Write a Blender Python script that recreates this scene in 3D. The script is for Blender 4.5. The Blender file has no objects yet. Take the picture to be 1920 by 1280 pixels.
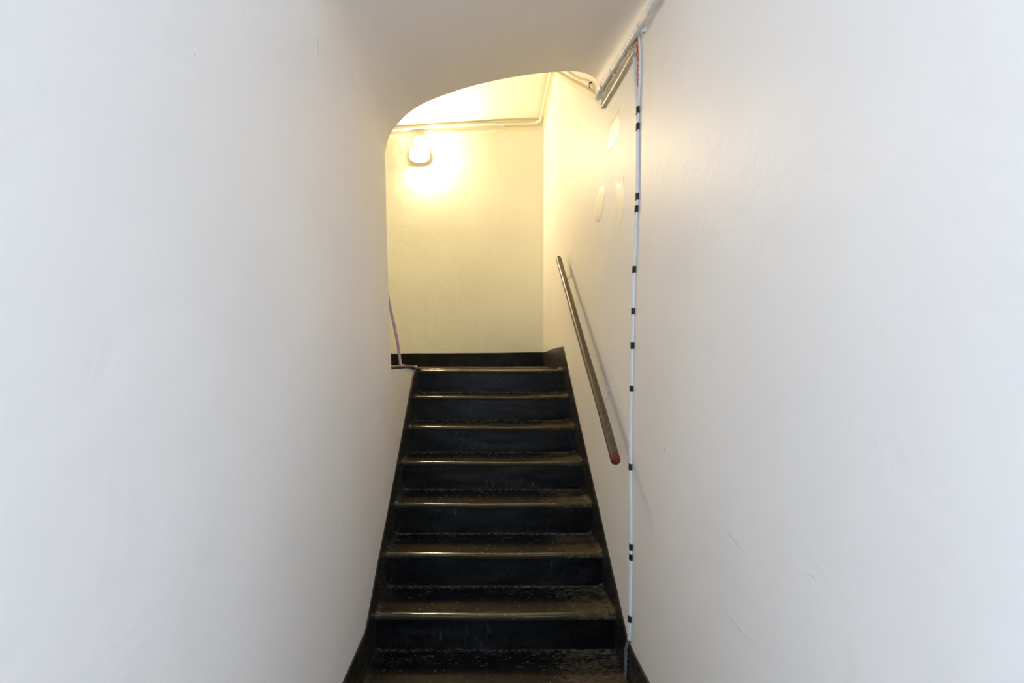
import bpy, bmesh, math, random
from mathutils import Vector, noise

random.seed(7)
S = bpy.context.scene
COL = S.collection

# ------------------------------------------------------------------ camera, light, exposure
EYE = 1.337                      # eye height above the lower floor
cam_d = bpy.data.cameras.new('camera')
cam_d.sensor_width = 36.0
cam_d.lens = 36.0 * 937.5 / 1920.0
cam_d.shift_x = 52.0 / 1920.0
cam_d.shift_y = 28.0 / 1920.0
cam_d.clip_start = 0.02
cam = bpy.data.objects.new('camera', cam_d)
COL.objects.link(cam)
cam.location = (0, 0, EYE)
cam.rotation_euler = (math.radians(90), 0, 0)
S.camera = cam

S.view_settings.view_transform = 'Standard'
S.view_settings.look = 'None'
S.view_settings.exposure = 0.0
S.view_settings.gamma = 1.0
S.view_settings.use_curve_mapping = False
S.cycles.max_bounces = 16
S.cycles.diffuse_bounces = 10
S.cycles.glossy_bounces = 6

w = bpy.data.worlds.new('world')
S.world = w
w.use_nodes = True
bg = w.node_tree.nodes['Background']
bg.inputs[0].default_value = (0.80, 0.90, 1.0, 1)
bg.inputs[1].default_value = 0.75


def area(name, loc, rot, sx, sy, power, color):
    l = bpy.data.lights.new(name, 'AREA')
    l.shape = 'RECTANGLE'
    l.size, l.size_y = sx, sy
    l.energy = power
    l.color = color
    o = bpy.data.objects.new(name, l)
    COL.objects.link(o)
    o.location = loc
    o.rotation_euler = rot
    return o


# daylight from behind: the open street door on the left, an added area light on the right
area('door_daylight', (-1.05, -1.9, 1.02), (math.radians(90), 0, 0), 1.0, 1.9, 76.0, (0.66, 0.825, 0.99))
area('added_daylight', (1.50, -1.9, 1.70), (math.radians(90), 0, 0), 1.7, 2.6, 97.0, (0.67, 0.825, 0.99))
LAMP_WATTS = 890.0                # the bulkhead lamp on the upper landing wall


# ------------------------------------------------------------------ materials
class NT:
    def __init__(self, name):
        self.m = bpy.data.materials.new(name)
        self.m.use_nodes = True
        self.t = self.m.node_tree
        self.b = self.t.nodes['Principled BSDF']

    def n(self, kind, **kw):
        nd = self.t.nodes.new(kind)
        for k, v in kw.items():
            if k.startswith('i_'):
                key = k[2:]
                nd.inputs[int(key) if key.isdigit() else key.replace('_', ' ')].default_value = v
            else:
                setattr(nd, k, v)
        return nd

    def l(self, a, b):
        self.t.links.new(a, b)

    def noise(self, vec, scale, detail=4.0, rough=0.55, dist=0.0):
        nd = self.n('ShaderNodeTexNoise')
        nd.inputs['Scale'].default_value = scale
        nd.inputs['Detail'].default_value = detail
        nd.inputs['Roughness'].default_value = rough
        nd.inputs['Distortion'].default_value = dist
        self.l(vec, nd.inputs['Vector'])
        return nd.outputs[0]

    def mapping(self, vec, sc=(1, 1, 1), rot=(0, 0, 0)):
        nd = self.n('ShaderNodeMapping')
        nd.inputs['Scale'].default_value = sc
        nd.inputs['Rotation'].default_value = rot
        self.l(vec, nd.inputs['Vector'])
        return nd.outputs[0]

    def ramp(self, fac, stops):
        nd = self.n('ShaderNodeValToRGB')
        el = nd.color_ramp.elements
        el[0].position, el[0].color = stops[0][0], stops[0][1]
        el[1].position, el[1].color = stops[-1][0], stops[-1][1]
        for p, c in stops[1:-1]:
            e = el.new(p)
            e.color = c
        self.l(fac, nd.inputs[0])
        return nd.outputs[0]

    def math(self, op, a, b=None, c=None, clamp=False):
        nd = self.n('ShaderNodeMath', operation=op, use_clamp=clamp)
        for i, v in enumerate((a, b, c)):
            if v is None:
                continue
            if isinstance(v, (int, float)):
                nd.inputs[i].default_value = v
            else:
                self.l(v, nd.inputs[i])
        return nd.outputs[0]

    def mr(self, v, a, b, c=0.0, d=1.0, smooth=True):
        nd = self.n('ShaderNodeMapRange')
        nd.interpolation_type = 'SMOOTHSTEP' if smooth else 'LINEAR'
        self.l(v, nd.inputs['Value'])
        for k, x in (('From Min', a), ('From Max', b), ('To Min', c), ('To Max', d)):
            nd.inputs[k].default_value = x
        return nd.outputs[0]

    def mix(self, fac, a, b):
        nd = self.n('ShaderNodeMix', data_type='RGBA')
        if isinstance(fac, (int, float)):
            nd.inputs[0].default_value = fac
        else:
            self.l(fac, nd.inputs[0])
        for i, v in ((6, a), (7, b)):
            if isinstance(v, tuple):
                nd.inputs[i].default_value = v
            else:
                self.l(v, nd.inputs[i])
        return nd.outputs[2]

    def bump(self, h, strength, dist=0.01, prev=None):
        nd = self.n('ShaderNodeBump')
        nd.inputs['Strength'].default_value = strength
        nd.inputs['Distance'].default_value = dist
        self.l(h, nd.inputs['Height'])
        if prev is not None:
            self.l(prev, nd.inputs['Normal'])
        return nd.outputs[0]


def rgb(r, g, b):
    return (r, g, b, 1.0)


def g1(v):
    return (v, v, v, 1.0)


def wall_paint(name, base, rough=0.5, relief=1.5):
    k = NT(name)
    pos = k.n('ShaderNodeNewGeometry').outputs['Position']
    big = k.noise(pos, 1.3, 3)
    c = k.mix(k.mr(big, 0.35, 0.7), tuple(base) + (1,), tuple(x * 0.965 for x in base) + (1,))
    # faint slanting scuffs left by people brushing past
    sm = k.mapping(pos, (2.0, 9.0, 1.6), (math.radians(38), 0, 0))
    sc = k.noise(sm, 2.2, 6, 0.6, 0.4)
    scf = k.mr(sc, 0.66, 0.74, 0.0, 0.28)
    z = k.n('ShaderNodeSeparateXYZ')
    k.l(pos, z.inputs[0])
    low = k.mr(z.outputs[2], 1.9, 0.5, 0.0, 1.0)
    c = k.mix(k.math('MULTIPLY', scf, low), c, tuple(x * 0.82 for x in base) + (1,))
    # pin marks
    pm = k.noise(pos, 26.0, 1)
    c = k.mix(k.mr(pm, 0.83, 0.86, 0.0, 0.5), c, rgb(0.30, 0.28, 0.26))
    k.l(c, k.b.inputs['Base Color'])
    k.b.inputs['Roughness'].default_value = rough
    k.b.inputs['Specular IOR Level'].default_value = 0.35
    b1 = k.bump(k.noise(pos, 5.0, 5, 0.5, 0.6), 0.16 * relief, 0.02)
    br = k.mapping(pos, (30.0, 12.0, 60.0), (math.radians(20), 0, 0))
    b2 = k.bump(k.noise(br, 3.0, 3), 0.06 * relief, 0.002, b1)
    cr = k.noise(k.mapping(pos, (1, 2.4, 1.2), (math.radians(35), 0, 0)), 3.2, 2, 0.5, 1.2)
    ridge = k.math('ABSOLUTE', k.math('SUBTRACT', cr, 0.5))
    gate = k.mr(k.noise(pos, 2.1, 2), 0.60, 0.72)
    b3 = k.bump(k.math('MULTIPLY', k.mr(ridge, 0.0, 0.02, 1.0, 0.0), gate), 0.07 * relief, 0.003, b2)
    k.l(b3, k.b.inputs['Normal'])
    return k.m


M_WALL = wall_paint('white_wall_paint', (0.91, 0.880, 0.866))
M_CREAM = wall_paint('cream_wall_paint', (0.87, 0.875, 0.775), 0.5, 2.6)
M_CEIL = wall_paint('white_ceiling_paint', (0.93, 0.893, 0.868), 0.6)


def plain(name, col, rough=0.5, spec=0.5, metal=0.0, var=0.12, scale=25.0, bump=0.05):
    k = NT(name)
    pos = k.n('ShaderNodeNewGeometry').outputs['Position']
    nz = k.noise(pos, scale, 4)
    dark = tuple(max(0.0, c * (1 - var)) for c in col) + (1,)
    lite = tuple(min(1.0, c * (1 + var)) for c in col) + (1,)
    k.l(k.mix(k.mr(nz, 0.3, 0.7), dark, lite), k.b.inputs['Base Color'])
    k.b.inputs['Roughness'].default_value = rough
    k.b.inputs['Specular IOR Level'].default_value = spec
    k.b.inputs['Metallic'].default_value = metal
    if bump:
        k.l(k.bump(nz, bump, 0.002), k.b.inputs['Normal'])
    return k.m


def step_paint(name, kind):
    """black floor paint; worn grey patches, dust in the crease at the back of the tread and at its ends"""
    k = NT(name)
    pos = k.n('ShaderNodeNewGeometry').outputs['Position']
    tc = k.n('ShaderNodeTexCoord').outputs['Object']
    sep = k.n('ShaderNodeSeparateXYZ')
    k.l(tc, sep.inputs[0])
    x, y, z = sep.outputs
    st = k.mapping(pos, (1.0, 2.6, 2.0))
    fine = k.noise(st, 38.0, 5, 0.65)
    mid = k.noise(st, 9.0, 4, 0.6)
    speck = k.noise(pos, 150.0, 2, 0.5)
    base = k.mix(k.mr(mid, 0.35, 0.7), rgb(0.0030, 0.0034, 0.0042), rgb(0.0062, 0.0062, 0.0066))
    if kind != 'riser':
        if kind == 'floor':
            y = k.math('SUBTRACT', y, 2.0)
        right = k.mr(x, 0.20, 0.50)
        left = k.mr(x, -0.43, -0.53)
        back = k.mr(y, 0.09, 0.20)
        ends = k.math('MAXIMUM', right, k.math('MULTIPLY', left, 0.5))
        wgt = k.math('ADD', k.math('MULTIPLY', right, 0.13), k.math('MULTIPLY', back, 0.050))
        thr = k.math('SUBTRACT', 0.655, wgt)
        flake = k.noise(k.mapping(pos, (1.0, 1.9, 2.0)), 46.0, 3, 0.6, 0.3)
        chip = k.math('MULTIPLY', k.math('SUBTRACT', flake, thr), 18.0, clamp=True)
        chip = k.math('MULTIPLY', chip, k.mr(mid, 0.36, 0.60, 0.12, 0.85))
        haze = k.math('MULTIPLY', ends, k.mr(k.math('ADD', k.math('MULTIPLY', fine, 0.75), k.math('MULTIPLY', mid, 0.25)), 0.44, 0.58, 0.0, 0.9))
        dusty = k.math('MULTIPLY', k.mr(y, 0.242, 0.259), k.mr(k.noise(st, 60.0, 3), 0.47, 0.60, 0.12, 1.0))
        tramp = k.math('MULTIPLY', back, k.mr(mid, 0.45, 0.75, 0.0, 0.35))
        c = k.mix(k.mr(y, 0.16, 0.06), base, rgb(0.040, 0.032, 0.017))  # brown front band paints in the lamplight that falls there
        c = k.mix(haze, c, rgb(0.095, 0.080, 0.050))
        c = k.mix(tramp, c, rgb(0.035, 0.033, 0.031))
        c = k.mix(chip, c, rgb(0.135, 0.122, 0.100))
        c = k.mix(k.math('MULTIPLY', dusty, 0.5), c, rgb(0.17, 0.155, 0.14))
        c = k.mix(k.mr(speck, 0.76, 0.80, 0.0, 0.5), c, rgb(0.30, 0.28, 0.24))
        rough = k.math('ADD', k.mr(fine, 0.3, 0.75, 0.12, 0.22), k.math('MULTIPLY', right, 0.22))
        rough = k.math('ADD', rough, k.math('MULTIPLY', k.math('MAXIMUM', chip, dusty), 0.35), clamp=True)
    else:
        # riser: scuffs from shoes, a dull bloom
        scr = k.noise(k.mapping(pos, (16.0, 1.0, 3.2), (0, math.radians(25), 0)), 4.5, 6, 0.7, 0.5)
        where = k.mr(k.noise(pos, 4.2, 2), 0.48, 0.66)
        scuff = k.math('MULTIPLY', k.mr(scr, 0.57, 0.68, 0.0, 0.6), where)
        bloom = k.math('MULTIPLY', k.mr(mid, 0.40, 0.75, 0.0, 0.5), where)
        c = k.mix(bloom, base, rgb(0.026, 0.028, 0.032))
        c = k.mix(scuff, c, rgb(0.10, 0.104, 0.112))
        c = k.mix(k.mr(speck, 0.78, 0.82, 0.0, 0.4), c, rgb(0.22, 0.21, 0.19))
        rough = k.mr(fine, 0.3, 0.75, 0.24, 0.42)
    k.l(c, k.b.inputs['Base Color'])
    k.l(rough, k.b.inputs['Roughness'])
    if kind == 'riser':
        k.b.inputs['Specular IOR Level'].default_value = 0.20
    else:
        sp_ = k.mr(y, 0.235, 0.255, 0.6, 0.15)
        sp_ = k.math('MULTIPLY', sp_, k.mr(right, 0.0, 1.0, 1.0, 0.2))
        if kind == 'tread':
            sp_ = k.math('MULTIPLY', sp_, k.mr(z, -0.017, -0.009, 0.08, 1.0))
        k.l(sp_, k.b.inputs['Specular IOR Level'])
    b1 = k.bump(mid, 0.14, 0.006)
    b2 = k.bump(fine, 0.10, 0.002, b1)
    if kind != 'riser':
        k.l(k.mr(y, 0.03, 0.10, 0.02, 0.10), b2.node.inputs['Strength'])
        k.l(k.mr(y, 0.02, 0.10, 0.02, 0.14), b1.node.inputs['Strength'])
    k.l(b2, k.b.inputs['Normal'])
    return k.m


M_TREAD = step_paint('worn_black_tread_paint', 'tread')
M_RISER = step_paint('black_riser_paint', 'riser')
M_FLOOR = step_paint('worn_black_floor_paint', 'floor')


def skirting_paint(name, f_, spec):
    k = NT(name)
    pos = k.n('ShaderNodeNewGeometry').outputs['Position']
    a = k.noise(k.mapping(pos, (1, 1.4, 1.0), (math.radians(-35), 0, 0)), 9.0, 6, 0.62, 0.4)
    f = k.noise(pos, 60.0, 3)
    sp = k.noise(pos, 120.0, 1)
    c = k.mix(k.mr(a, 0.36, 0.70), rgb(0.013 * f_, 0.012 * f_, 0.010 * f_), rgb(0.040 * f_, 0.034 * f_, 0.023 * f_))
    c = k.mix(k.mr(sp, 0.80, 0.83, 0.0, 0.6), c, rgb(0.35, 0.32, 0.26))
    k.l(c, k.b.inputs['Base Color'])
    k.l(k.mr(f, 0.3, 0.7, 0.24, 0.46), k.b.inputs['Roughness'])
    k.b.inputs['Specular IOR Level'].default_value = spec
    k.l(k.bump(a, 0.25, 0.006), k.b.inputs['Normal'])
    return k.m


M_SKIRT = skirting_paint('dark_skirting_paint', 1.0, 0.5)
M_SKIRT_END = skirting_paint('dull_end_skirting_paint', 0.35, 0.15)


def rail_wood():
    k = NT('worn_varnished_wood')
    pos = k.n('ShaderNodeNewGeometry').outputs['Position']
    sep = k.n('ShaderNodeSeparateXYZ')
    k.l(pos, sep.inputs[0])
    grain = k.noise(k.mapping(pos, (60.0, 3.0, 60.0), (math.radians(-36), 0, 0)), 1.4, 6, 0.6)
    c = k.mix(k.mr(grain, 0.3, 0.7), rgb(0.040, 0.026, 0.012), rgb(0.105, 0.070, 0.030))
    ch = k.noise(pos, 55.0, 4, 0.6)
    lowend = k.mr(sep.outputs[2], 1.45, 0.95)
    thr = k.math('SUBTRACT', 0.70, k.math('MULTIPLY', lowend, 0.06))
    chips = k.math('MULTIPLY', k.math('SUBTRACT', ch, thr), 16.0, clamp=True)
    c = k.mix(k.math('MULTIPLY', lowend, 0.55), c, rgb(0.085, 0.070, 0.055))
    c = k.mix(chips, c, rgb(0.42, 0.40, 0.36))
    k.l(c, k.b.inputs['Base Color'])
    k.l(k.mr(grain, 0.3, 0.7, 0.26, 0.48), k.b.inputs['Roughness'])
    k.l(k.bump(ch, 0.15, 0.002), k.b.inputs['Normal'])
    return k.m


M_RAIL = rail_wood()
M_RED = plain('chipped_red_paint', (0.105, 0.010, 0.007), 0.45, var=0.45, scale=60)
M_METAL = plain('dull_bracket_metal', (0.20, 0.18, 0.15), 0.45, metal=0.6)
M_PIPE = plain('white_pipe_paint', (0.84, 0.84, 0.83), 0.5)
M_CABLE = plain('white_cable_sheath', (0.88, 0.88, 0.91), 0.35, var=0.03)
M_TRUNK = plain('beige_trunking_paint', (0.62, 0.56, 0.42), 0.40)
M_CREAMCABLE = plain('overpainted_cream_cable', (0.80, 0.755, 0.62), 0.5, var=0.04, bump=0.02)
M_TAPE = plain('black_tape', (0.012, 0.012, 0.013), 0.42, var=0.3)
M_REDWIRE = plain('red_wire', (0.55, 0.07, 0.05), 0.4)
M_BROWNWIRE = plain('brown_wire', (0.22, 0.11, 0.05), 0.5)
M_IVORYWIRE = plain('ivory_wire', (0.70, 0.60, 0.42), 0.5)
M_PURPLE = plain('mauve_cord', (0.37, 0.27, 0.43), 0.45, var=0.25, scale=90)
M_GREYCORD = plain('grey_painted_edge', (0.040, 0.042, 0.048), 0.55, 0.3, var=0.5, scale=60, bump=0.2)
M_PLASTER = plain('bare_white_plaster', (0.86, 0.87, 0.88), 0.8, var=0.06, scale=60, bump=0.3)
M_SCREW = plain('dark_screw', (0.05, 0.045, 0.04), 0.4, metal=0.7)
M_BOX = plain('white_plastic_box', (0.84, 0.82, 0.78), 0.4, var=0.03)
M_OLDPAINT = plain('paint_spattered_cable', (0.16, 0.155, 0.16), 0.5, var=0.9, scale=110)
M_PATCH_FAINT = plain('faint_touch_up_paint', (0.93, 0.90, 0.75), 0.45, var=0.02, scale=8, bump=0.0)
M_PATCH = plain('cream_touch_up_paint', (0.97, 0.94, 0.74), 0.40, var=0.02, scale=8, bump=0.0)


# ------------------------------------------------------------------ mesh helpers
def link(name, me, parent=None):
    o = bpy.data.objects.new(name, me)
    COL.objects.link(o)
    if parent is not None:
        o.parent = parent
    return o


def obj(name, bm, mat, parent=None, loc=(0, 0, 0), smooth=True, recalc=True):
    if recalc:
        bmesh.ops.recalc_face_normals(bm, faces=bm.faces)
    me = bpy.data.meshes.new(name)
    bm.to_mesh(me)
    bm.free()
    me.materials.append(mat)
    if smooth:
        for p in me.polygons:
            p.use_smooth = True
        try:
            me.set_sharp_from_angle(angle=math.radians(38))
        except Exception:
            pass
    o = link(name, me, parent)
    o.location = loc
    return o


def empty(name, loc, label, cat, group=None):
    o = bpy.data.objects.new(name, None)
    COL.objects.link(o)
    o.location = loc
    o.empty_display_size = 0.1
    o['label'] = label
    o['category'] = cat
    if group:
        o['group'] = group
    return o


def structure(o, label, cat=None):
    o['kind'] = 'structure'
    o['label'] = label
    o['category'] = cat or 'wall'
    return o


def rel(pts, base):
    b = Vector(base)
    return [Vector(p) - b for p in pts]


def catmull(pts, n=6):
    p = [Vector(q) for q in pts]
    if len(p) < 3:
        return p
    out = []
    for i in range(len(p) - 1):
        p0 = p[max(i - 1, 0)]
        p1, p2 = p[i], p[i + 1]
        p3 = p[min(i + 2, len(p) - 1)]
        for s in range(n):
            t = s / n
            out.append(0.5 * ((2 * p1) + (p2 - p0) * t + (2 * p0 - 5 * p1 + 4 * p2 - p3) * t * t
                              + (3 * p1 - p0 - 3 * p2 + p3) * t ** 3))
    out.append(p[-1])
    return out


def tube(bm, pts, r, seg=10, caps=True, sq=1.0):
    """sweep a circle along a polyline; r may be a list"""
    pts = [Vector(p) for p in pts]
    n = len(pts)
    rad = r if isinstance(r, (list, tuple)) else [r] * n
    t0 = (pts[1] - pts[0]).normalized()
    up = Vector((0, 0, 1)) if abs(t0.z) < 0.9 else Vector((1, 0, 0))
    u = t0.cross(up).normalized()
    rings = []
    for i in range(n):
        if i == 0:
            t = pts[1] - pts[0]
        elif i == n - 1:
            t = pts[-1] - pts[-2]
        else:
            t = (pts[i + 1] - pts[i]).normalized() + (pts[i] - pts[i - 1]).normalized()
        t.normalize()
        u = (u - t * u.dot(t)).normalized()
        v = t.cross(u)
        rings.append([bm.verts.new(pts[i] + (u * math.cos(a) + v * math.sin(a) * sq) * rad[i])
                      for a in (2 * math.pi * j / seg for j in range(seg))])
    for i in range(n - 1):
        for j in range(seg):
            bm.faces.new((rings[i][j], rings[i][(j + 1) % seg], rings[i + 1][(j + 1) % seg], rings[i + 1][j]))
    if caps:
        bm.faces.new(list(reversed(rings[0])))
        bm.faces.new(rings[-1])
    return rings


def rect_sweep(bm, pts, normal, wd, th):
    """flat rectangular section along a polyline; 'normal' points away from the wall"""
    pts = [Vector(p) for p in pts]
    nrm = Vector(normal).normalized()
    rings = []
    for i, p in enumerate(pts):
        a = pts[max(i - 1, 0)]
        b = pts[min(i + 1, len(pts) - 1)]
        t = (b - a).normalized()
        s = t.cross(nrm).normalized()
        rings.append([bm.verts.new(p + s * sx * wd / 2 + nrm * sn * th) for sx, sn in
                      ((-1, 0), (1, 0), (1, .8), (.82, 1), (-.82, 1), (-1, .8))])
    k = 6
    for i in range(len(pts) - 1):
        for j in range(k):
            bm.faces.new((rings[i][j], rings[i][(j + 1) % k], rings[i + 1][(j + 1) % k], rings[i + 1][j]))
    bm.faces.new(list(reversed(rings[0])))
    bm.faces.new(rings[-1])


def rbox(bm, c, s, bev=0.003, seg=2):
    r = bmesh.ops.create_cube(bm, size=1.0)
    vs = r['verts']
    for v in vs:
        v.co = Vector((c[0] + v.co.x * s[0], c[1] + v.co.y * s[1], c[2] + v.co.z * s[2]))
    if bev:
        es = {e for v in vs for e in v.link_edges}
        bmesh.ops.bevel(bm, geom=list(es), offset=bev, segments=seg, affect='EDGES', profile=0.5)


def prism_x(bm, outline, x0, x1):
    """outline of (y, z) extruded from x0 to x1"""
    a = [bm.verts.new((x0, y, z)) for y, z in outline]
    b = [bm.verts.new((x1, y, z)) for y, z in outline]
    n = len(outline)
    bm.faces.new(a)
    bm.faces.new(list(reversed(b)))
    for i in range(n):
        bm.faces.new((a[i], b[i], b[(i + 1) % n], a[(i + 1) % n]))


def cyl(bm, p0, p1, r, seg=14):
    tube(bm, [p0, p1], r, seg)


def shell(us, vs, fn, off, keep=None):
    """closed slab: a grid of points fn(u, v) backed by the same grid moved by 'off'"""
    bm = bmesh.new()
    off = Vector(off)
    F, Bk = {}, {}

    def fv(i, j):
        if (i, j) not in F:
            p = Vector(fn(us[i], vs[j]))
            F[(i, j)] = bm.verts.new(p)
            q = p.copy()
            for a in range(3):
                if off[a]:
                    q[a] = off[a]
            Bk[(i, j)] = bm.verts.new(q)
        return F[(i, j)]
    cells = [(i, j) for i in range(len(us) - 1) for j in range(len(vs) - 1)
             if keep is None or keep((us[i] + us[i + 1]) / 2, (vs[j] + vs[j + 1]) / 2)]
    cs = set(cells)
    for i, j in cells:
        k = [(i, j), (i + 1, j), (i + 1, j + 1), (i, j + 1)]
        for q in k:
            fv(*q)
        bm.faces.new([F[q] for q in k])
        bm.faces.new([Bk[q] for q in reversed(k)])
        for (di, dj), (a, b) in (((0, -1), (0, 1)), ((1, 0), (1, 2)), ((0, 1), (2, 3)), ((-1, 0), (3, 0))):
            if (i + di, j + dj) not in cs:
                bm.faces.new((F[k[b]], F[k[a]], Bk[k[a]], Bk[k[b]]))
    return bm


def lin(a, b, n):
    return [a + (b - a) * i / n for i in range(n + 1)]


def sstep(a, b, x):
    t = max(0.0, min(1.0, (x - a) / (b - a)))
    return t * t * (3 - 2 * t)


# ------------------------------------------------------------------ dimensions
RISE = (EYE - 0.1) / 7.0
GO = 0.25
TOP_Y = 3.75                    # front edge of the upper landing
LAND = 7 * RISE                 # upper landing height
XL, XR = -0.50, 0.60            # wall faces
YB = 5.07                       # back wall face
ARCH_Y = 2.62
Y0 = -0.75                      # where the passage opens towards the street door
LOWTOP = 1.268                  # top of the low wall beside the last steps


def lumps(y, z, seed):
    a = noise.noise(Vector((y * 1.1, z * 0.9, seed))) * 0.006
    b = noise.noise(Vector((y * 3.3, z * 2.6, seed + 5))) * 0.0022
    return a + b


def right_x(y, z):
    return XR + lumps(y, z, 3.1) * (0.55 if z < 1.6 else 1.0)


def left_x(y, z):
    lean = sstep(1.7, 2.5, y) * (max(0.0, min(1.0, (2.4 - z) / 1.13)) * 0.034 - 0.017)
    if z <= LOWTOP:
        lean *= sstep(3.1, 2.62, y) * sstep(0.7, 1.26, z)
    x = XL + lumps(y, z, 11.7) * sstep(0.0, 0.5, z) + lean
    r = 0.028
    if z > LOWTOP and y > ARCH_Y - r:
        d = min(r, y - (ARCH_Y - r))
        x -= r - math.sqrt(max(0.0, r * r - d * d))
    return x


# ------------------------------------------------------------------ structure
ys = lin(Y0, 1.4, 26) + lin(1.4, 2.58, 24)[1:] + lin(2.58, ARCH_Y, 8)[1:] + lin(ARCH_Y, TOP_Y, 16)[1:]
zs = lin(-0.05, LOWTOP, 20) + [LOWTOP + 0.004] + lin(LOWTOP, 3.30, 30)[1:]
o = obj('wall_left', shell(ys, zs, lambda y, z: (left_x(y, z), y, z), (-0.74, 0, 0),
                           lambda y, z: y < ARCH_Y or z < LOWTOP), M_WALL)
structure(o, 'white painted plaster wall along the left side of the steps, ending at the arch')
wall_left = o

ys = lin(Y0, 1.4, 22) + lin(1.4, YB + 0.15, 60)[1:]
zs = lin(-0.05, 4.15, 60)
o = obj('wall_right', shell(ys, zs, lambda y, z: (right_x(y, z), y, z), (0.82, 0, 0)), M_WALL)
structure(o, 'long white plaster wall on the right carrying the handrail and taped cable')
wall_right = o

xs = lin(-1.75, XR + 0.02, 48)
zs = lin(LAND - 0.12, 4.15, 56)
o = obj('wall_back', shell(xs, zs, lambda x, z: (x, YB + lumps(x * 1.6, z * 1.6, 23.0) * 1.3, z), (0, YB + 0.2, 0)), M_CREAM)
structure(o, 'cream end wall of the upper landing, lit by the lamp')

# landing beyond the left wall: its far left wall and the return behind the passage wall
bm = bmesh.new()
rbox(bm, (-1.82, 3.9, 2.6), (0.14, 2.7, 3.2), 0)
o = obj('wall_landing', bm, M_CREAM, smooth=False)
structure(o, 'cream side wall of the landing hidden behind the left wall')
bm = bmesh.new()
rbox(bm, (-1.245, 2.66, 2.6), (1.01, 0.16, 3.2), 0)
o = obj('wall_return', bm, M_CREAM, smooth=False)
structure(o, 'cream return wall of the landing behind the end of the left wall')

# arch soffit: a smooth sweep from a squarish front edge to the lopsided basket arch at the far edge
far = [(-.530, 2.36), (-.519, 2.393), (-.511, 2.449), (-.492, 2.505), (-.456, 2.553), (-.400, 2.609), (-.330, 2.656),
       (-.246, 2.693), (-.134, 2.733), (-.022, 2.764), (.117, 2.794), (.257, 2.816), (.369, 2.827), (.467, 2.831),
       (.525, 2.822), (.562, 2.806), (.585, 2.785), (.598, 2.755), (.62, 2.72)]
near = [(-.530, 2.36), (-.505, 2.395), (-.497, 2.425), (-.480, 2.448), (-.455, 2.466), (-.40, 2.488), (-.33, 2.504),
        (-.246, 2.517), (-.134, 2.533), (-.022, 2.547), (.117, 2.562), (.257, 2.574), (.369, 2.578), (.467, 2.575),
        (.525, 2.566), (.562, 2.553), (.585, 2.535), (.598, 2.51), (.62, 2.48)]
AN = 1.50


def resample(pr, n):
    return [Vector((p.x, 0, p.y)) for p in catmull([(a, b, 0) for a, b in pr], n)]


fr, nr = resample(far, 4), resample(near, 4)
bm = bmesh.new()
NY = 26
rows = []
for k in range(NY + 1):
    t = k / NY
    y = AN + (ARCH_Y - AN) * t
    row = []
    for a, b in zip(nr, fr):
        e = t ** 0.9
        p = a.lerp(b, e)
        dz = noise.noise(Vector((p.x * 2.0, y * 2.0, 41.0))) * 0.004
        row.append(bm.verts.new((p.x, y, p.z + dz)))
    rows.append(row)
m = len(rows[0])
for k in range(NY):
    for j in range(m - 1):
        bm.faces.new((rows[k][j], rows[k][j + 1], rows[k + 1][j + 1], rows[k + 1][j]))
# top of the block and its front and far faces
tops = [[bm.verts.new((rows[k][j].co.x, rows[k][j].co.y, 4.2)) for j in range(m)] for k in (0, NY)]
for j in range(m - 1):
    bm.faces.new((rows[0][j + 1], rows[0][j], tops[0][j], tops[0][j + 1]))
    bm.faces.new((rows[NY][j], rows[NY][j + 1], tops[1][j + 1], tops[1][j]))
    bm.faces.new((tops[0][j], tops[1][j], tops[1][j + 1], tops[0][j + 1]))
for j in (0, m - 1):
    bm.faces.new([rows[k][j] for k in range(NY + 1)] + [tops[1][j], tops[0][j]])
o = obj('ceiling', bm, M_CEIL)
structure(o, 'smooth sloping plaster soffit over the steps ending in a lopsided arch', 'ceiling')


def land_ceil(x, y):
    zf = 3.738 - 0.06 * max(0.0, 0.3 - x) + 0.055 * (YB - y)
    return zf + lumps(x, y, 7.0) * 0.6


bm = shell(lin(-1.8, XR + 0.1, 30), lin(2.6, YB + 0.1, 30),
           lambda x, y: (x, y, land_ceil(x, y)), (0, 0, 4.35))
o = obj('ceiling', bm, M_CREAM)
structure(o, 'brightly lit ceiling of the upper landing', 'ceiling')

bm = bmesh.new()
rbox(bm, (0.05, (Y0 + AN) / 2 + 0.2, 3.36), (1.4, AN - Y0 + 0.4, 0.12), 0)
o = obj('ceiling', bm, M_CEIL, smooth=False)
structure(o, 'white ceiling of the entrance passage in front of the arch', 'ceiling')

# floors
bm = shell(lin(XL + 0.008, XR - 0.008, 40), lin(Y0, 2.265, 60),
           lambda x, y: (x, y, noise.noise(Vector((x * 4, y * 4, 2))) * 0.0015
                         + 0.012 * sstep(2.245, 2.266, y) + 0.010 * sstep(XL + 0.03, XL + 0.008, x)), (0, 0, -0.08))
lower_floor = obj('floor', bm, M_FLOOR, loc=(0, 0, 0))
lower_floor.location = (0, 0, 0)
structure(lower_floor, 'worn black painted floor at the foot of the steps', 'floor')
bm = bmesh.new()
prism_x(bm, [(TOP_Y + 0.16, LAND), (YB + 0.02, LAND), (YB + 0.02, LAND - 0.1), (TOP_Y + 0.16, LAND - 0.1)], XL + 0.008, XR + 0.01)
prism_x(bm, [(2.74, LAND), (YB + 0.02, LAND), (YB + 0.02, LAND - 0.1), (2.74, LAND - 0.1)], -1.78, XL - 0.2)
prism_x(bm, [(TOP_Y, LAND), (YB + 0.02, LAND), (YB + 0.02, LAND - 0.1), (TOP_Y, LAND - 0.1)], XL - 0.2, XL + 0.008)
o = obj('floor', bm, M_TREAD, smooth=False)
structure(o, 'dark floor of the upper landing', 'floor')


# painted skirtings, stepping up with the stair
def wob(y, s):
    return noise.noise(Vector((y * 5.0, s, 0.3))) * 0.004


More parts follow.
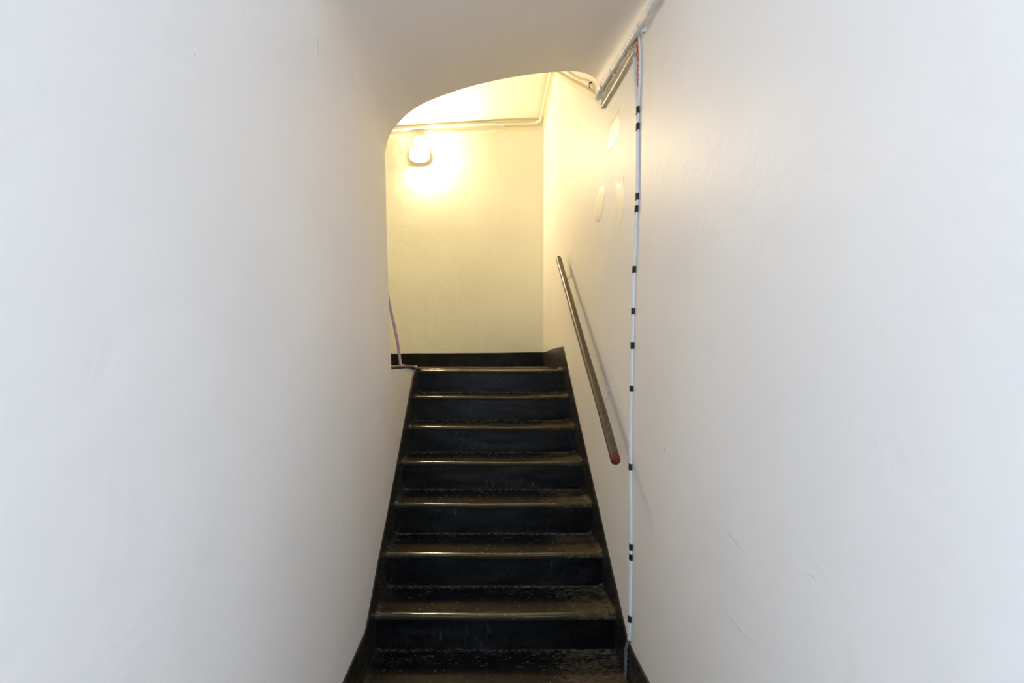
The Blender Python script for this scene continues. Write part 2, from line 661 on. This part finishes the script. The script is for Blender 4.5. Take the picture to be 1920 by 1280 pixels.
def skirt_x(name, top, xf, xb, bottom, label, parent=None):
    line = []
    for (y0, z0), (y1, z1) in zip(top, top[1:]):
        n = max(2, int(abs(y1 - y0) / 0.05))
        for i in range(n):
            t = i / n
            yy = y0 + (y1 - y0) * t
            line.append((yy, z0 + (z1 - z0) * t + wob(yy, xf)))
    line.append(top[-1])
    bm = bmesh.new()
    a = [(bm.verts.new((xf, y, z)), bm.verts.new((xb, y, z)), bm.verts.new((xf, y, bottom(y))), bm.verts.new((xb, y, bottom(y))))
         for y, z in line]
    for p, q in zip(a, a[1:]):
        bm.faces.new((p[0], q[0], q[2], p[2]))
        bm.faces.new((p[1], p[3], q[3], q[1]))
        bm.faces.new((p[0], p[1], q[1], q[0]))
        bm.faces.new((p[2], q[2], q[3], p[3]))
    for p in (a[0], a[-1]):
        bm.faces.new((p[0], p[2], p[3], p[1]))
    return structure(obj(name, bm, M_SKIRT), label, 'baseboard')


def under(y):
    if y < 2.0:
        return -0.02
    if y > TOP_Y + 0.05:
        return LAND - 0.05
    return -0.02 + max(0.0, (y - 2.3)) / (TOP_Y - 2.3) * (LAND - 0.42)


skirt_x('baseboard_left', [(Y0, 0.185), (2.083, 0.188), (2.45, 0.458), (3.0, 0.850), (3.545, 1.226), (3.62, 1.240), (TOP_Y + 0.02, LAND + 0.012)],
        XL + 0.008, XL - 0.03, under, 'dark painted skirting climbing the left side of the steps')
skirt_x('baseboard_right', [(Y0, 0.152), (2.083, 0.155), (2.8, 0.684), (3.775, 1.409), (3.80, 1.410), (4.36, 1.402), (4.81, 1.383), (YB, 1.380)],
        XR - 0.008, XR + 0.03, under, 'dark painted skirting climbing the right side of the steps')
bm = bmesh.new()
pts = [(x, 1.364 + (x + 1.0) * 0.0095 + wob(x, 9.0) * 0.8) for x in lin(-1.75, XR - 0.008, 40)]
rows = [[bm.verts.new((x, y, zz)) for (y, zz) in ((YB - 0.010, z), (YB + 0.03, z), (YB + 0.03, LAND - 0.05), (YB - 0.010, LAND - 0.05))] for x, z in pts]
for p, q in zip(rows, rows[1:]):
    for j in range(4):
        bm.faces.new((p[j], p[(j + 1) % 4], q[(j + 1) % 4], q[j]))
bm.faces.new(rows[0])
bm.faces.new(rows[-1])
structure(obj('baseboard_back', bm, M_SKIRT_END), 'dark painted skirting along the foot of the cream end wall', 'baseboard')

# ------------------------------------------------------------------ stair: treads and risers
stair = empty('staircase', (0.05, 2.25, 0.0), 'flight of seven worn black painted steps rising to the lit landing', 'staircase')
SX0, SX1 = XL + 0.0082, XR - 0.0082


def tread_mesh(k, depth):
    """origin at the middle of the front edge, top surface at z = 0"""
    rng = random.Random(100 + k)
    r = 0.009
    prof = [(0.030, -0.026), (0.008, -0.026), (0.003, -0.025), (0.0, -0.021), (0.0, -0.010)]
    for i in range(1, 9):
        a = math.pi / 2 * i / 8
        prof.append((0.024 * (1 - math.cos(a)), -r + r * math.sin(a)))
    prof += [(0.04, 0), (0.07, 0), (0.10, 0), (0.14, 0), (0.18, 0), (0.21, 0), (depth - 0.018, 0.0005),
             (depth - 0.010, 0.0012), (depth - 0.004, 0.003), (depth - 0.001, 0.0055), (depth + 0.001, 0.009)]
    xs = sorted(set([SX0 + (SX1 - SX0) * i / 56 for i in range(57)] +
                    [SX0 + d for d in (0.004, 0.009, 0.015, 0.022)] + [SX1 - d for d in (0.004, 0.009, 0.015, 0.022)]))
    bm = bmesh.new()
    rows = []
    cx = rng.uniform(0.02, 0.16)
    for x in xs:
        row = []
        ed = min(x - SX0, SX1 - x)
        fil = 0.014 * max(0.0, 1 - ed / 0.026) ** 2
        for (y, z) in prof:
            fr = math.exp(-(y / 0.07) ** 2)
            dip = -0.006 * math.exp(-((x - cx) / 0.24) ** 2) * fr
            wear = noise.noise(Vector((x * 9, k * 7.3, y * 6))) * 0.0022 * fr
            chip = 0.0
            if z < -0.009 or y < 0.01:
                nz = noise.noise(Vector((x * 26, k * 3.1, 8.0)))
                chip = max(0.0, nz - 0.42) * 0.018
            up = fil if z > -0.012 and y > 0.004 else 0.0
            row.append(bm.verts.new((x - 0.05, y + chip + wear, z + dip + up + noise.noise(Vector((x * 14, y * 14, k))) * 0.0007)))
        rows.append(row)
    low = [[bm.verts.new((x - 0.05, depth + 0.001, -0.026))] for x in xs]
    loops = [r_ + l_ for r_, l_ in zip(rows, low)]
    n = len(loops[0])
    for a, b in zip(loops, loops[1:]):
        for j in range(n):
            bm.faces.new((a[j], a[(j + 1) % n], b[(j + 1) % n], b[j]))
    bm.faces.new(loops[0])
    bm.faces.new(list(reversed(loops[-1])))
    return bm


OVER = 0.014                     # how far each nosing stands out over its riser
for k in range(7):               # k = 0 is the lowest step
    yf = 2.25 + k * GO
    zt = (k + 1) * RISE
    depth = GO + OVER if k < 6 else 0.175
    obj('tread', tread_mesh(k, depth), M_TREAD, stair, (0.0, yf - 2.25, zt))
    # riser below this tread
    bm = bmesh.new()
    nx, nz = 40, 10
    z0, z1 = -RISE + 0.0, -0.024
    F = []
    for i in range(nx + 1):
        x = SX0 + (SX1 - SX0) * i / nx
        F.append([bm.verts.new((x - 0.05, OVER + noise.noise(Vector((x * 5, k * 4.0, j * 0.35))) * 0.0022
                                + 0.006 * (1 - j / nz) * 0.3, z0 + (z1 - z0) * j / nz)) for j in range(nz + 1)])
    Bk = [[bm.verts.new((v.co.x, OVER + 0.04, v.co.z)) for v in (c[0], c[-1])] for c in F]
    for a, b, c, d in zip(F, F[1:], Bk, Bk[1:]):
        for j in range(nz):
            bm.faces.new((a[j], b[j], b[j + 1], a[j + 1]))
        bm.faces.new((c[0], c[1], d[1], d[0]))
        bm.faces.new((a[0], c[0], d[0], b[0]))
        bm.faces.new((a[-1], b[-1], d[1], c[1]))
    for c, e in ((F[0], Bk[0]), (F[-1], Bk[-1])):
        bm.faces.new(c + [e[1], e[0]])
    obj('riser', bm, M_RISER, stair, (0.0, yf - 2.25, zt))

# ------------------------------------------------------------------ cream touch-up patches on the right wall
patches = [
    [(2.223, 2.445), (2.324, 2.443), (2.394, 2.455), (2.435, 2.41), (2.456, 2.354), (2.425, 2.325), (2.334, 2.315), (2.232, 2.332), (2.197, 2.382)],
    [(2.511, 2.205), (2.600, 2.210), (2.690, 2.168), (2.744, 2.077), (2.604, 2.034), (2.522, 2.072), (2.489, 2.149)],
    [(2.163, 2.122), (2.206, 2.097), (2.290, 2.140), (2.305, 2.045), (2.268, 1.889), (2.163, 1.932), (2.139, 2.017), (2.155, 2.08)]]
for pl in patches:
    n = len(pl)
    ring = []
    for i in range(n):
        a, b = pl[i], pl[(i + 1) % n]
        for s in range(4):
            t = s / 4
            y, z = a[0] + (b[0] - a[0]) * t, a[1] + (b[1] - a[1]) * t
            ring.append((y + noise.noise(Vector((y * 30, z * 30, 1))) * 0.006, z + noise.noise(Vector((y * 30, z * 30, 9))) * 0.006))
    cy_, cz_ = sum(p[0] for p in ring) / len(ring), sum(p[1] for p in ring) / len(ring)
    bm = bmesh.new()
    prev = None
    levels = (1.0, 0.93, 0.6, 0.3)
    rows = []
    for li, f in enumerate(levels):
        h = -0.001 if li == 0 else 0.0012
        rows.append([bm.verts.new((right_x(cy_ + (y - cy_) * f, cz_ + (z - cz_) * f) - h, cy_ + (y - cy_) * f, cz_ + (z - cz_) * f)) for y, z in ring])
    mid = bm.verts.new((right_x(cy_, cz_) - 0.0012, cy_, cz_))
    q = len(ring)
    for a, b in zip(rows, rows[1:]):
        for i in range(q):
            bm.faces.new((a[i], a[(i + 1) % q], b[(i + 1) % q], b[i]))
    for i in range(q):
        bm.faces.new((rows[-1][i], rows[-1][(i + 1) % q], mid))
    obj('paint_patch', bm, M_PATCH if pl is patches[0] else M_PATCH_FAINT, wall_right)['label'] = 'paler cream touch-up patch of paint'

# small marks on the walls: pin holes and scratches
def mark(side, pts, wd):
    bm = bmesh.new()
    fx, sg = (right_x, -1) if side == 'r' else (left_x, 1)
    rows = []
    n = len(pts)
    for i, (y, z) in enumerate(pts):
        a, b = pts[max(i - 1, 0)], pts[min(i + 1, n - 1)]
        d = Vector((0, b[0] - a[0], b[1] - a[1])).normalized()
        q = Vector((0, -d.z, d.y)) * wd * (0.5 if 0 < i < n - 1 else 0.1)
        c = Vector((0, y, z))
        rows.append([])
        for p, e in ((c - q, -0.001), (c - q, 0.0005), (c + q, 0.0005), (c + q, -0.001)):
            rows[-1].append(bm.verts.new((fx(p.y, p.z) + sg * e, p.y, p.z)))
    for a, b in zip(rows, rows[1:]):
        for j in range(4):
            bm.faces.new((a[j], a[(j + 1) % 4], b[(j + 1) % 4], b[j]))
    bm.faces.new(rows[0])
    bm.faces.new(list(reversed(rows[-1])))
    obj('scratch', bm, M_MARK, wall_right if side == 'r' else wall_left)


M_MARK = plain('grey_scuff', (0.58, 0.57, 0.57), 0.6)
mark('r', [(1.273, 0.709), (1.235, 0.700), (1.190, 0.697), (1.150, 0.696), (1.099, 0.700)], 0.0014)
mark('r', [(1.90, 0.815), (1.86, 0.80), (1.80, 0.775)], 0.0016)
mark('r', [(1.262, 0.930), (1.225, 0.905), (1.190, 0.893), (1.135, 0.884)], 0.0016)
mark('r', [(0.935, 0.937), (0.915, 0.936), (0.90, 0.932)], 0.0018)
mark('l', [(0.868, 1.858), (0.8655, 1.8585), (0.863, 1.858)], 0.0035)
mark('l', [(1.325, 0.803), (1.318, 0.806), (1.310, 0.809)], 0.0022)
mark('l', [(1.80, 0.78), (1.77, 0.745), (1.74, 0.70)], 0.0022)
mark('l', [(1.52, 0.62), (1.50, 0.585), (1.47, 0.555)], 0.0022)
mark('l', [(0.905, 0.755), (0.89, 0.742), (0.875, 0.735)], 0.0022)
mark('l', [(1.50, 2.235), (1.512, 2.262), (1.507, 2.290), (1.525, 2.305)], 0.0016)

# ------------------------------------------------------------------ handrail
HB, HT = Vector((0.53, 2.01, 0.912)), Vector((0.53, 3.575, 2.042))
rail = empty('handrail', HB, 'round brown wooden handrail pole with worn varnish on the right wall', 'handrail')
ax = (HT - HB).normalized()
L = (HT - HB).length
bm = bmesh.new()
ts = [0.034 / L] + lin(0.034 / L, 1.0 - 0.012 / L, 40)[1:] + [1 - 0.004 / L, 1.0]
pts, rr = [], []
for t in ts:
    s = Vector((noise.noise(Vector((t * 3, 0, 0))) * 0.003, 0, noise.noise(Vector((t * 3, 7, 0))) * 0.003))
    pts.append(ax * (t * L) + s)
    rr.append(0.0195 + noise.noise(Vector((t * 12, 3, 0))) * 0.0006)
rr[-2] = 0.0180
rr[-1] = 0.0150
tube(bm, pts, rr, 24)
obj('pole', bm, M_RAIL, rail)
bm = bmesh.new()
s0 = pts[0]
tube(bm, [ax * 0.0, ax * 0.004, ax * 0.012, ax * 0.024, s0 + ax * 0.002], [0.0155, 0.0188, 0.0199, 0.0199, 0.0197], 24)
obj('painted_end', bm, M_RED, rail)['label'] = 'chipped dark red end of the pole'
for t in (0.16, 0.80):
    p = HB + ax * (t * L)
    fy, fz = p.y + 0.17, p.z + 0.085
    wx = right_x(fy, fz) + 0.002
    bm = bmesh.new()
    tube(bm, catmull([Vector((wx, fy, fz)), Vector((p.x + 0.035, p.y + 0.09, p.z + 0.045)), Vector((p.x + 0.006, p.y + 0.012, p.z + 0.004))], 5), 0.005, 10)
    tube(bm, [Vector((wx + 0.002, fy, fz)), Vector((wx - 0.004, fy, fz))], 0.011, 14)
    bmesh.ops.translate(bm, verts=bm.verts, vec=-HB)
    obj('bracket', bm, M_PIPE, rail)

# ------------------------------------------------------------------ white cable pair taped together on the right wall
base = Vector((0.59, 2.094, 0.0))
cab = empty('cable', base, 'pair of thin white cables bound with black tape running down the right wall', 'cable')


def on_wall(y, z, gap):
    return Vector((right_x(y, z) - gap, y, z))


cl = [(1.986, 2.532), (1.968, 2.417), (1.945, 2.287), (1.943, 2.225), (1.954, 1.958), (1.961, 1.912), (1.987, 1.681), (2.002, 1.517),
      (2.011, 1.38), (2.024, 1.207), (2.033, 1.051), (2.038, 0.889), (2.035, 0.725), (2.035, 0.565), (2.036, 0.524), (2.048, 0.267), (2.060, 0.176)]
cr = [(1.927, 2.587), (1.907, 2.493), (1.912, 2.393), (1.928, 2.287)] + [(y - 0.011, z) for y, z in cl[3:]]
A_ = catmull([on_wall(y, z, 0.0055) for y, z in cl], 6)
B_ = catmull([on_wall(y, z, 0.0050) for y, z in cr], 6)
for P, r in ((A_, 0.0052), (B_, 0.0046)):
    bm = bmesh.new()
    tube(bm, rel(P, base), r, 10)
    obj('cable_strand', bm, M_CABLE, cab)
bm = bmesh.new()
for dy, r in ((0.0, 0.0056), (-0.012, 0.0048)):
    q = catmull([on_wall(2.060 + dy, 0.176, 0.007), on_wall(2.068 + dy, 0.13, 0.0145), on_wall(2.074 + dy, 0.07, 0.0145), on_wall(2.083 + dy, 0.004, 0.0150)], 6)
    tube(bm, rel(q, base), r, 10)
obj('painted_cable_end', bm, M_OLDPAINT, cab)['label'] = 'cable foot spattered with dark floor paint'


def at_z(P, z):
    for a, b in zip(P, P[1:]):
        if (a.z - z) * (b.z - z) <= 0 and a.z != b.z:
            return a.lerp(b, (a.z - z) / (a.z - b.z))
    return P[0]


for z in (2.287, 2.225, 1.958, 1.912, 1.681, 1.517, 1.38, 1.207, 0.889, 0.565, 0.524, 0.267):
    a0, b0 = at_z(A_, z + 0.0125), at_z(B_, z + 0.0125)
    a1, b1 = at_z(A_, z - 0.0125), at_z(B_, z - 0.0125)
    bm = bmesh.new()
    rings = []
    for a, b in ((a0, b0), (a1, b1)):
        ring = []
        c = (a + b) / 2
        d = (a - b)
        hy = d.length / 2 + 0.0065
        for j in range(14):
            an = 2 * math.pi * j / 14
            ring.append(bm.verts.new(Vector((c.x + math.sin(an) * 0.0068 - 0.0006, c.y + math.cos(an) * hy, c.z)) - base))
        rings.append(ring)
    for j in range(14):
        bm.faces.new((rings[0][j], rings[0][(j + 1) % 14], rings[1][(j + 1) % 14], rings[1][j]))
    bm.faces.new(rings[0])
    bm.faces.new(list(reversed(rings[1])))
    obj('tape_band', bm, M_TAPE, cab)

# ------------------------------------------------------------------ white conduit pipe under the soffit
pb = Vector((0.575, 2.531, 2.66))
pipe = empty('conduit_pipe', pb, 'white conduit pipe fixed high on the right wall under the soffit', 'pipe')
P = catmull([(0.582, 1.30, 2.53), (0.580, 1.576, 2.530), (0.576, 1.706, 2.538), (0.575, 1.767, 2.545), (0.575, 1.878, 2.561), (0.575, 2.228, 2.615), (0.575, 2.461, 2.655)], 6)
bm = bmesh.new()
tube(bm, rel(P, pb), 0.0118, 18)
obj('pipe', bm, M_PIPE, pipe)
bm = bmesh.new()
tube(bm, rel(catmull([(0.575, 2.425, 2.649), (0.575, 2.47, 2.655), (0.575, 2.505, 2.653), (0.575, 2.531, 2.642)], 5), pb), 0.0155, 18)
obj('pipe_elbow', bm, M_PIPE, pipe)
bm = bmesh.new()
tube(bm, rel([(0.576, 1.58, 2.5315), (0.576, 1.66, 2.535), (0.575, 1.722, 2.5395)], pb), 0.0150, 18)
obj('pipe_coupling', bm, M_PIPE, pipe)
for y, z in ((1.843, 2.555), (2.247, 2.618)):
    bm = bmesh.new()
    c = Vector((0.575, y, z))
    t = Vector((0, 1, 0.155)).normalized()
    u = Vector((1, 0, 0))
    v = t.cross(u)
    rings = []
    for s in (-0.006, 0.006):
        for rad in (0.0120, 0.0140):
            rings.append([bm.verts.new(c - pb + t * s + (u * math.cos(a) + v * math.sin(a)) * rad) for a in (2 * math.pi * j / 20 for j in range(20))])
    for a, b in ((0, 1), (1, 3), (3, 2), (2, 0)):
        for j in range(20):
            bm.faces.new((rings[a][j], rings[a][(j + 1) % 20], rings[b][(j + 1) % 20], rings[b][j]))
    rbox(bm, (0.590 - pb.x, y - pb.y, z - 0.013 - pb.z), (0.018, 0.012, 0.022), 0.002)
    cp = obj('saddle_clip', bm, M_PIPE, pipe)
    bm = bmesh.new()
    cyl(bm, Vector((0.589, y, z - 0.021)) - pb, Vector((0.5835, y, z - 0.021)) - pb, 0.0040, 10)
    obj('screw', bm, M_SCREW, cp)

# loose wires tucked along the pipe
wb = Vector((0.585, 2.47, 2.63))
wires = empty('wire', wb, 'bundle of thin ivory and brown wires tucked beneath the white conduit pipe', 'wire')
p1 = [(0.588, 1.924, 2.553), (0.586, 2.02, 2.570), (0.583, 2.11, 2.590), (0.584, 2.19, 2.596), (0.588, 2.248, 2.598), (0.586, 2.33, 2.617), (0.585, 2.41, 2.628), (0.588, 2.47, 2.622)]
for i, (mt, dz) in enumerate(((M_IVORYWIRE, 0.0), (M_BROWNWIRE, -0.0065), (M_IVORYWIRE, -0.013))):
    q = [(x, y + i * 0.006, z + 0.009 + dz * 0.85 + math.sin(y * 23 + i * 2.0) * 0.0032) for x, y, z in p1]
    bm = bmesh.new()
    tube(bm, rel(catmull(q, 5), wb), 0.0022, 6)
    obj('strand', bm, mt, wires)
rb = Vector((0.585, 1.92, 2.39))
rw = empty('wire', rb, 'thin twisted red wire hanging from the pipe between the two white cables', 'wire')
for ph in (0, math.pi):
    q = []
    for i in range(26):
        t = i / 25
        z = 2.572 + (2.372 - 2.572) * t
        y = 1.921 + 0.014 * math.sin(t * 5) * (1 - t) + math.sin(t * 17 + ph) * 0.0042
        q.append(Vector((right_x(y, z) - 0.008 + math.cos(t * 17 + ph) * 0.003, y, z)))
    bm = bmesh.new()
    tube(bm, rel(q, rb), 0.0018, 6)
    obj('strand', bm, M_REDWIRE, rw)

# ------------------------------------------------------------------ mini trunking below the pipe
tb = Vector((0.6, 2.478, 2.585))
tr = empty('cable_trunking', tb, 'short beige strip of mini trunking slanting below the white conduit pipe', 'trunking')
tl = [(2.478, 2.583), (2.40, 2.575), (2.162, 2.549), (2.03, 2.538), (1.955, 2.533)]
bm = bmesh.new()
rect_sweep(bm, rel([(right_x(y, z) + 0.003, y, z) for y, z in tl], tb), (-1, 0, 0), 0.020, 0.019)
obj('channel', bm, M_TRUNK, tr)
bm = bmesh.new()
rect_sweep(bm, rel([(right_x(y, z) - 0.0155, y, z - 0.001) for y, z in [(2.475, 2.583)] + tl[1:]], tb), (-1, 0, 0), 0.0165, 0.004)
obj('lid', bm, M_TRUNK, tr)
bm = bmesh.new()
rbox(bm, Vector((right_x(2.478, 2.583) - 0.009, 2.488, 2.583)) - tb, (0.024, 0.010, 0.026), 0.002)
obj('end_cap', bm, M_TRUNK, tr)
for y, z in ((2.37, 2.569), (2.165, 2.547), (1.985, 2.533)):
    bm = bmesh.new()
    cyl(bm, Vector((right_x(y, z) - 0.0185, y, z)) - tb, Vector((right_x(y, z) - 0.0208, y, z)) - tb, 0.0035, 10)
    obj('screw', bm, M_SCREW, tr)

# painted-over trunking and cable beyond the arch, right wall
ub = Vector((0.6, 2.5, 2.606))
ut = empty('cable_trunking', ub, 'cream painted trunking slanting down the right wall beyond the arch', 'trunking')
ul = [(4.145, 3.690), (3.70, 3.395), (3.205, 3.074), (2.729, 2.763), (2.500, 2.608)]
bm = bmesh.new()
rect_sweep(bm, rel([(right_x(y, z) + 0.003, y, z) for y, z in ul], ub), (-1, 0, 0), 0.034, 0.022)
obj('channel', bm, M_CREAMCABLE, ut)
bm = bmesh.new()
rbox(bm, Vector((right_x(2.5, 2.608) - 0.008, 2.494, 2.604)) - ub, (0.022, 0.018, 0.034), 0.003)
obj('end_cap', bm, M_CREAMCABLE, ut)
cb = Vector((0.6, 2.72, 2.80))
oc = empty('cable', cb, 'cream painted cable above the slanting trunking beyond the arch', 'cable')
bm = bmesh.new()
tube(bm, rel(catmull([on_wall(y, z + math.sin(y * 9) * 0.008, 0.006) for y, z in ((3.62, 3.40), (3.35, 3.225), (3.114, 3.058), (2.90, 2.925), (2.72, 2.800))], 6), cb), 0.0085, 10)
obj('cable_strand', bm, M_CREAMCABLE, oc)
bm = bmesh.new()
rbox(bm, on_wall(2.80, 2.856, 0.006) - cb, (0.02, 0.022, 0.026), 0.003)
obj('cable_clip', bm, M_SCREW, oc)

# conduit and trunking round the top of the landing
lb = Vector((0.56, 5.03, 3.64))
lc = empty('conduit_pipe', lb, 'overpainted cream conduit bending round the top corner of the landing', 'pipe')
pl = [(-1.68, 5.048, 3.575), (-0.87, 5.048, 3.628), (-0.60, 5.048, 3.650), (-0.30, 5.048, 3.668), (-0.04, 5.048, 3.681), (0.28, 5.048, 3.686),
      (0.49, 5.046, 3.693), (0.545, 5.02, 3.699), (0.560, 4.97, 3.703), (0.560, 4.7, 3.715), (0.560, 4.4, 3.728), (0.560, 4.10, 3.742), (0.560, 3.6, 3.765)]
bm = bmesh.new()
tube(bm, rel(catmull([(x, y, z + math.sin(x * 5 + y * 3) * 0.003) for x, y, z in pl], 6), lb), 0.0140, 12)
obj('pipe', bm, M_CREAMCABLE, lc)
for x in (-0.45, 0.2):
    bm = bmesh.new()
    z = 3.674 + (x + 0.04) * 0.03
    rbox(bm, Vector((x, 5.056, z - 0.001)) - lb, (0.022, 0.040, 0.034), 0.004)
    obj('saddle_clip', bm, M_CREAMCABLE, lc)
kb = Vector((0.59, 5.05, 3.62))
lt = empty('cable_trunking', kb, 'overpainted cream trunking below the conduit at the top of the end wall', 'trunking')
bl = [(-1.68, 3.53), (-0.87, 3.571), (-0.582, 3.590), (-0.043, 3.615), (0.28, 3.636), (0.585, 3.646)]
bm = bmesh.new()
rect_sweep(bm, rel([(x, YB + 0.004, z) for x, z in bl], kb), (0, -1, 0), 0.030, 0.020)
obj('channel', bm, M_CREAMCABLE, lt)
bm = bmesh.new()
sl = [(5.055, 3.655), (4.7, 3.694), (4.4, 3.727), (4.145, 3.755), (3.7, 3.80)]
rect_sweep(bm, rel([(right_x(y, z) + 0.003, y, z - 0.012) for y, z in sl], kb), (-1, 0, 0), 0.032, 0.019)
obj('channel', bm, M_CREAMCABLE, lt)

# ------------------------------------------------------------------ bulkhead lamp on the end wall
BX, BZ = -0.650, 3.357
lamp = empty('bulkhead_lamp', (BX, YB, BZ), 'glowing oval bulkhead lamp on the cream end wall', 'lamp')


def superellipse(rx, rz, n=36, e=2.8):
    out = []
    for i in range(n):
        a = 2 * math.pi * i / n
        c, s = math.cos(a), math.sin(a)
        out.append((math.copysign(abs(c) ** (2 / e), c) * rx, math.copysign(abs(s) ** (2 / e), s) * rz))
    return out


def loft(bm, levels):
    rings = [[bm.verts.new((x, y, z)) for x, z in superellipse(rx, rz)] for y, rx, rz in levels]
    n = len(rings[0])
    for a, b in zip(rings, rings[1:]):
        for j in range(n):
            bm.faces.new((a[j], a[(j + 1) % n], b[(j + 1) % n], b[j]))
    bm.faces.new(rings[0])
    bm.faces.new(list(reversed(rings[-1])))


bm = bmesh.new()
loft(bm, [(0.008, 0.102, 0.074), (-0.046, 0.104, 0.076), (-0.054, 0.100, 0.072), (-0.054, 0.09, 0.062)])
obj('base_ring', bm, M_BOX, lamp)
k = NT('lit_lamp_glass')
tcn = k.n('ShaderNodeTexCoord').outputs['Object']
sp = k.n('ShaderNodeSeparateXYZ')
k.l(tcn, sp.inputs[0])
# the bulb sits in the right half of the fitting, so the glass is brighter there
k.l(k.mr(sp.outputs[0], -0.07, 0.07, 0.05, 1.0), k.b.inputs['Emission Strength'])
st = k.math('MULTIPLY', k.mr(sp.outputs[0], -0.07, 0.07, 0.05, 1.0), LAMP_WATTS)
k.l(st, k.b.inputs['Emission Strength'])
k.b.inputs['Emission Color'].default_value = rgb(1.0, 0.765, 0.44)
k.b.inputs['Base Color'].default_value = rgb(0.9, 0.88, 0.82)
k.b.inputs['Roughness'].default_value = 0.3
bm = bmesh.new()
loft(bm, [(-0.0535, 0.096, 0.068), (-0.066, 0.098, 0.070), (-0.085, 0.094, 0.066), (-0.103, 0.080, 0.052), (-0.112, 0.055, 0.030), (-0.114, 0.02, 0.01)])
obj('glass_diffuser', bm, k.m, lamp)
bm = bmesh.new()
loft(bm, [(-0.0540, 0.1035, 0.0755), (-0.060, 0.1035, 0.0755)])
obj('rim', bm, M_BOX, lamp)
bm = bmesh.new()
rbox(bm, (0.0, -0.022, 0.146), (0.114, 0.062, 0.118), 0.006)
jb = obj('junction_box', bm, M_BOX, lamp)
for sx in (-1, 1):
    for sz in (-1, 1):
        bm = bmesh.new()
        c = Vector((sx * 0.046, -0.0525, 0.146 + sz * 0.048))
        cyl(bm, c, c + Vector((0, -0.0025, 0)), 0.004, 10)
        obj('screw', bm, M_SCREW, jb)
bm = bmesh.new()
cyl(bm, (0, -0.02, 0.092), (0, -0.02, 0.066), 0.028, 16)
obj('neck', bm, M_BOX, lamp)
for x, z, lab in ((-0.835, 3.389, 'small nail in the end wall left of the glowing lamp'), (-0.479, 3.416, 'small nail in the end wall right of the glowing lamp')):
    bm = bmesh.new()
    cyl(bm, (0, 0.01, 0), (0, -0.010, 0), 0.0035, 8)
    cyl(bm, (0, -0.010, 0), (0, -0.013, 0), 0.0075, 10)
    nl = obj('nail', bm, M_TRUNK, loc=(x, YB, z))
    nl['label'] = lab
    nl['category'] = 'nail'
    nl['group'] = 'nails beside the lamp'

# ------------------------------------------------------------------ mauve cord and the ragged top of the low wall
mb = Vector((-0.50, 2.97, LOWTOP))
mc = empty('cord', mb, 'thin mauve cord slanting up behind the end of the left wall', 'cord')
bm = bmesh.new()
tube(bm, rel(catmull([(-0.492, 2.95, 1.274), (-0.497, 2.97, 1.283), (-0.512, 2.97, 1.40), (-0.535, 2.97, 1.52), (-0.560, 2.97, 1.63), (-0.60, 2.95, 1.85), (-0.66, 2.90, 2.15), (-0.70, 2.80, 2.45), (-0.71, 2.745, 2.60)], 6), mb), 0.0085, 10)
obj('cord', bm, M_PURPLE, mc)
bm = bmesh.new()
tube(bm, rel(catmull([(-0.500, 2.99, 1.280), (-0.488, 3.03, 1.2835), (-0.484, 3.07, 1.276)], 4), mb), 0.0065, 8)
obj('cord_end', bm, M_PURPLE, mc)
eb = Vector((-0.49, 2.66, LOWTOP))
ec = empty('cord', eb, 'grey painted cord lying along the top edge of the low wall', 'cord')
E1 = [(-0.487, 2.63, 1.276), (-0.490, 2.75, 1.278), (-0.495, 2.92, 1.274), (-0.494, 3.08, 1.274), (-0.493, 3.24, 1.272), (-0.492, 3.40, 1.264), (-0.490, 3.56, 1.253), (-0.488, 3.70, 1.2455), (-0.486, 3.78, 1.243)]
bm = bmesh.new()
tube(bm, rel(catmull(E1, 6), eb), 0.0092, 10)
obj('cord', bm, M_GREYCORD, ec)
bm = bmesh.new()
prism_x(bm, [(2.63, LOWTOP - 0.002), (3.752, LOWTOP - 0.002), (3.752, LOWTOP + 0.003), (2.63, LOWTOP + 0.003)], -0.745, -0.503)
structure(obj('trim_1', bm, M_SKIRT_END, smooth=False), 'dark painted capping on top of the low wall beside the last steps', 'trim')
# flakes of bare plaster along the broken edge
rng = random.Random(5)
for i in range(16):
    y = 2.66 + i * 0.042 + rng.uniform(-0.01, 0.01)
    if y > 3.32:
        break
    hgt = rng.uniform(0.008, 0.030) * (1.0 if y < 3.1 else 0.6)
    wd = rng.uniform(0.018, 0.04)
    z = LOWTOP - 0.004
    bm = bmesh.new()
    base_pts = [(-wd, 0), (-wd * .5, -hgt * rng.uniform(.4, 1)), (-wd * .1, -hgt * .6), (wd * .25, -hgt), (wd * .7, -hgt * rng.uniform(.3, .8)), (wd, 0)]
    prism_x(bm, [(y + a, z + b) for a, b in base_pts], left_x(y, z - 0.01) - 0.01, left_x(y, z - 0.01) + 0.0025)
    obj('plaster_flake', bm, M_PLASTER, wall_left, smooth=False)
bm = bmesh.new()
rbox(bm, (0, 0, 0.006), (0.05, 0.035, 0.012), 0.003)
ch = obj('plaster_chip', bm, plain('orange_brick_chip', (0.60, 0.34, 0.20), 0.8), loc=(-0.515, 2.78, LOWTOP + 0.001))
ch['label'] = 'small orange chip lying on the low wall beside the grey cord'
ch['category'] = 'chip'
